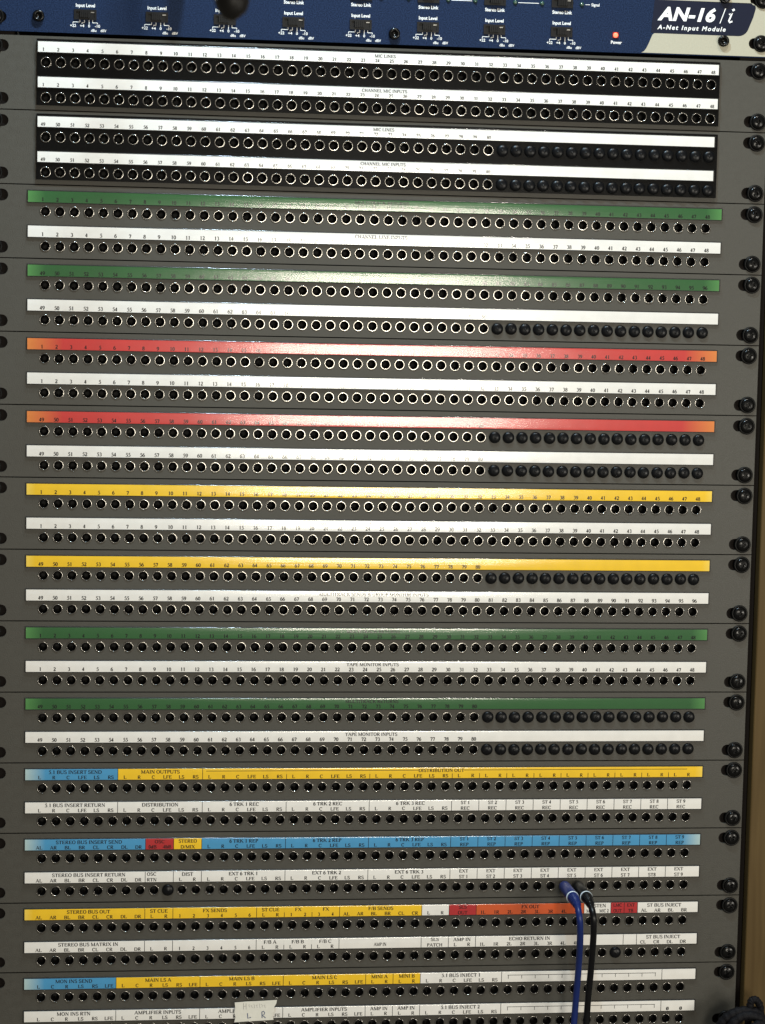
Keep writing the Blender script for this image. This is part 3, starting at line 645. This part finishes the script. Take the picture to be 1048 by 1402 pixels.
# ------------------------------------------------------------------ patch cords
def patch_cord(name, label, jack, pts, m_body, m_cord):
    x0, z0 = jx(jack), -(12-7.5)*44.45+Z2
    t = empty(name, (x0, 0, z0), label, 'patch cord', 'patch cords plugged in at the lower right')
    path = smooth_path([(p[0]-x0, p[2], p[1]-z0) for p in pts], 10)
    # the plug: tip inside the bore, body, white ring, ribbed boot, cord
    obj('plug_tip', lathe('plug_tip', [(2.1, 4.0), (2.1, -1.2)], 14, cap0=True), t, 'nickel')
    obj('plug_body', lathe('plug_body', [(2.4, -0.75), (3.05, -0.9), (3.55, -1.8), (3.75, -4), (3.8, -14), (3.75, -27.0), (3.5, -27.6), (2.0, -27.7)], 24, cap0=True), t, m_body)
    obj('identity_ring', lathe('identity_ring', [(3.4, -26.9), (3.98, -27.0), (4.02, -27.6), (3.95, -28.4), (3.3, -28.5)], 24), t, 'ring_white')
    i0 = min(range(len(path)), key=lambda i: abs(path[i].y+28.0) if i < 25 else 9e9)
    boot = path[i0:i0+13]; rb = []
    L_ = [0.0]
    for a, b_ in zip(boot, boot[1:]): L_.append(L_[-1]+(b_-a).length)
    fine = []; rad = []
    N = 46
    for q in range(N+1):
        s_ = L_[-1]*q/N; i = max(j for j in range(len(L_)) if L_[j] <= s_+1e-9); i = min(i, len(boot)-2)
        u = (s_-L_[i])/(L_[i+1]-L_[i]); fine.append(boot[i].lerp(boot[i+1], u))
        base = 3.75-1.15*(q/N)**1.1; rad.append(base-(0.28 if 10 < q < 40 and (q//3) % 2 else 0))
    obj('boot', tube('boot', fine, rad, 20), t, m_cord)
    obj('cord', tube('cord', path[i0+6:], 2.05, 20), t, m_cord)
    return t
blue_pts = [(126.6, -211.0, -24), (126.7, -211.0, -30), (127.2, -213.2, -40), (127.3, -217.5, -45), (128.0, -224.0, -45.5), (128.8, -234, -43), (129.8, -251, -37), (129.8, -274, -32), (129.3, -292.6, -30), (128.6, -312, -30), (127, -345, -34)]
black_pts = [(135.3, -211.0, -24), (135.4, -210.9, -30), (135.7, -212.9, -40), (136.1, -217.3, -45.5), (136.6, -224.0, -46), (137.2, -234, -43), (137.9, -251, -37), (137.6, -274, -32), (137.2, -292.6, -30), (136.2, -312, -30), (134, -345, -34)]
patch_cord('patch_cord', 'blue patch cord with white ring hanging down from the patchbay', 39, blue_pts, 'blue_metal', 'blue_rubber')
patch_cord('patch_cord', 'black patch cord with white ring hanging just right of the blue one', 40, black_pts, 'black_matte', 'black_rubber')

# ------------------------------------------------------------------ tape note on the bottom strip
z14 = 0
out_ = [(-83.8, -283.5), (-76, -283.0), (-68, -282.8), (-57.0, -282.3), (-57.4, -284.6), (-58.8, -287.0), (-58.6, -289.5), (-59.6, -292.0), (-59.0, -295.2), (-67, -295.6), (-76, -295.9), (-83.9, -296.4), (-83.2, -293), (-83.9, -290), (-83.4, -287)]
tape_me = plate('tape_note', [(a+70, b_+289) for a, b_ in out_], [], 0.0, 0.18)
note = empty('tape_note', (-70, -2.75, -289), 'white paper tape note hand-lettered L R stuck over the bottom label strip', 'note')
obj('tape_strip', tape_me, note, 'tape_paper')
hand = Ink()
hand.poly([(-1.2-4.4, -1.6), (-1.0-4.4, -4.9), (1.0-4.3, -4.3)], 0.62)
hand.poly([(3.7, -4.9), (3.5, -0.9)], 0.6); hand.poly([(3.4, -1.0), (4.6, -0.5), (5.3, -1.5), (4.9, -2.6), (3.8, -3.0), (5.9, -4.9)], 0.6)
pen = Ink()
for x in (-8.2, -6.6): pen.poly([(x, 4.9), (x+0.1, 0.9)], 0.30)
pen.line(-8.2, 2.9, -6.6, 3.0, 0.22)
xx = -5.2
for g_ in range(7):
    pen.poly([(xx, 3.4+random.uniform(-.5, .9)), (xx+0.7, 4.0+random.uniform(-.6, .4)), (xx+0.5, 2.4+random.uniform(-.6, .4)), (xx+1.1, 1.9+random.uniform(-.5, .5))], 0.2); xx += 1.65
obj('pencil_writing', pen.mesh('pencil_writing', -0.03), note, 'pencil')
obj('pen_lettering', hand.mesh('pen_lettering', -0.035), note, 'pen_blue')

# ------------------------------------------------------------------ black cable end hanging in front, near the camera
hang = empty('hanging_cable', (-110, -450, 285), 'black rounded cable end dangling at the top edge in front of the blue unit', 'cable')
hx, hy, hz = -110, -450, 285
bp_ = [(-109.6, -450, 266.2), (-110.0, -450, 266.9), (-110.6, -450, 268.4), (-111.4, -450, 271.0), (-112.2, -450, 275.0), (-112.6, -450, 282.0), (-112.4, -450, 294.0), (-112.0, -450, 306.0), (-111.8, -450, 312.0)]
br_ = [1.2, 3.4, 5.2, 6.5, 7.1, 7.2, 6.6, 5.0, 3.6]
path = smooth_path([(a-hx, b_-hy, c_-hz) for a, b_, c_ in bp_], 5)
rr = []
for i in range(len(path)):
    u = i/5; k = min(int(u), len(br_)-2); rr.append(br_[k]+(br_[k+1]-br_[k])*(u-k))
obj('cable_end', tube('cable_end', path, rr, 24), hang, 'hanging_black')
cp = [(-111.8, -450, 311), (-112, -450, 340), (-113, -440, 440), (-115, -390, 520), (-118, -250, 560), (-121, -100, 540), (-122, -46, 490), (-122, -40, 440), (-122, -40, 395), (-122, -30, 376), (-122, 0, 372), (-122, 80, 372)]
obj('cord', tube('cord', smooth_path([(a-hx, b_-hy, c_-hz) for a, b_, c_ in cp], 8), 3.0, 16), hang, 'hanging_black')

# ------------------------------------------------------------------ black cable bundle at the bottom right corner
bun = empty('cable_bundle', (243, -26, -312), 'fuzzy bundle of black sleeved cables in the bottom right corner', 'cables')
random.seed(11)
loops = [((226, -24, -330), (228, -28, -304), (236, -30, -290.5), (246, -31, -289), (254, -29, -297), (258, -24, -330)),
         ((222, -20, -330), (225, -24, -300), (232, -27, -289), (243, -28, -286.5), (253, -26, -293), (262, -22, -330)),
         ((236, -33, -330), (239, -36, -305), (244, -38, -294), (251, -37, -296), (255, -33, -330)),
         ((241, -25, -330), (243.0, -27, -300), (244.0, -28, -283.0), (245.6, -28.5, -279.0), (249.0, -28, -280.5), (252.0, -26, -290), (255, -22, -330))]
for lp in loops:
    rr_ = 3.1 if lp is not loops[3] else 2.3
    pth = smooth_path([(a-243, b_+26, c_+312) for a, b_, c_ in lp], 10)
    obj('cable', tube('cable', pth, [rr_*(1+0.10*math.sin(i*1.9)+random.uniform(-.06, .06)) for i in range(len(pth))], 18), bun, 'cable_sleeve')
obj('strap', tube('strap', [Vector((-19+i*1.0, -4-5*math.sin(i*0.12), -6.5+10*math.sin(i*0.10)**2)) for i in range(0, 30)], 4.6, 14), bun, 'cable_sleeve')
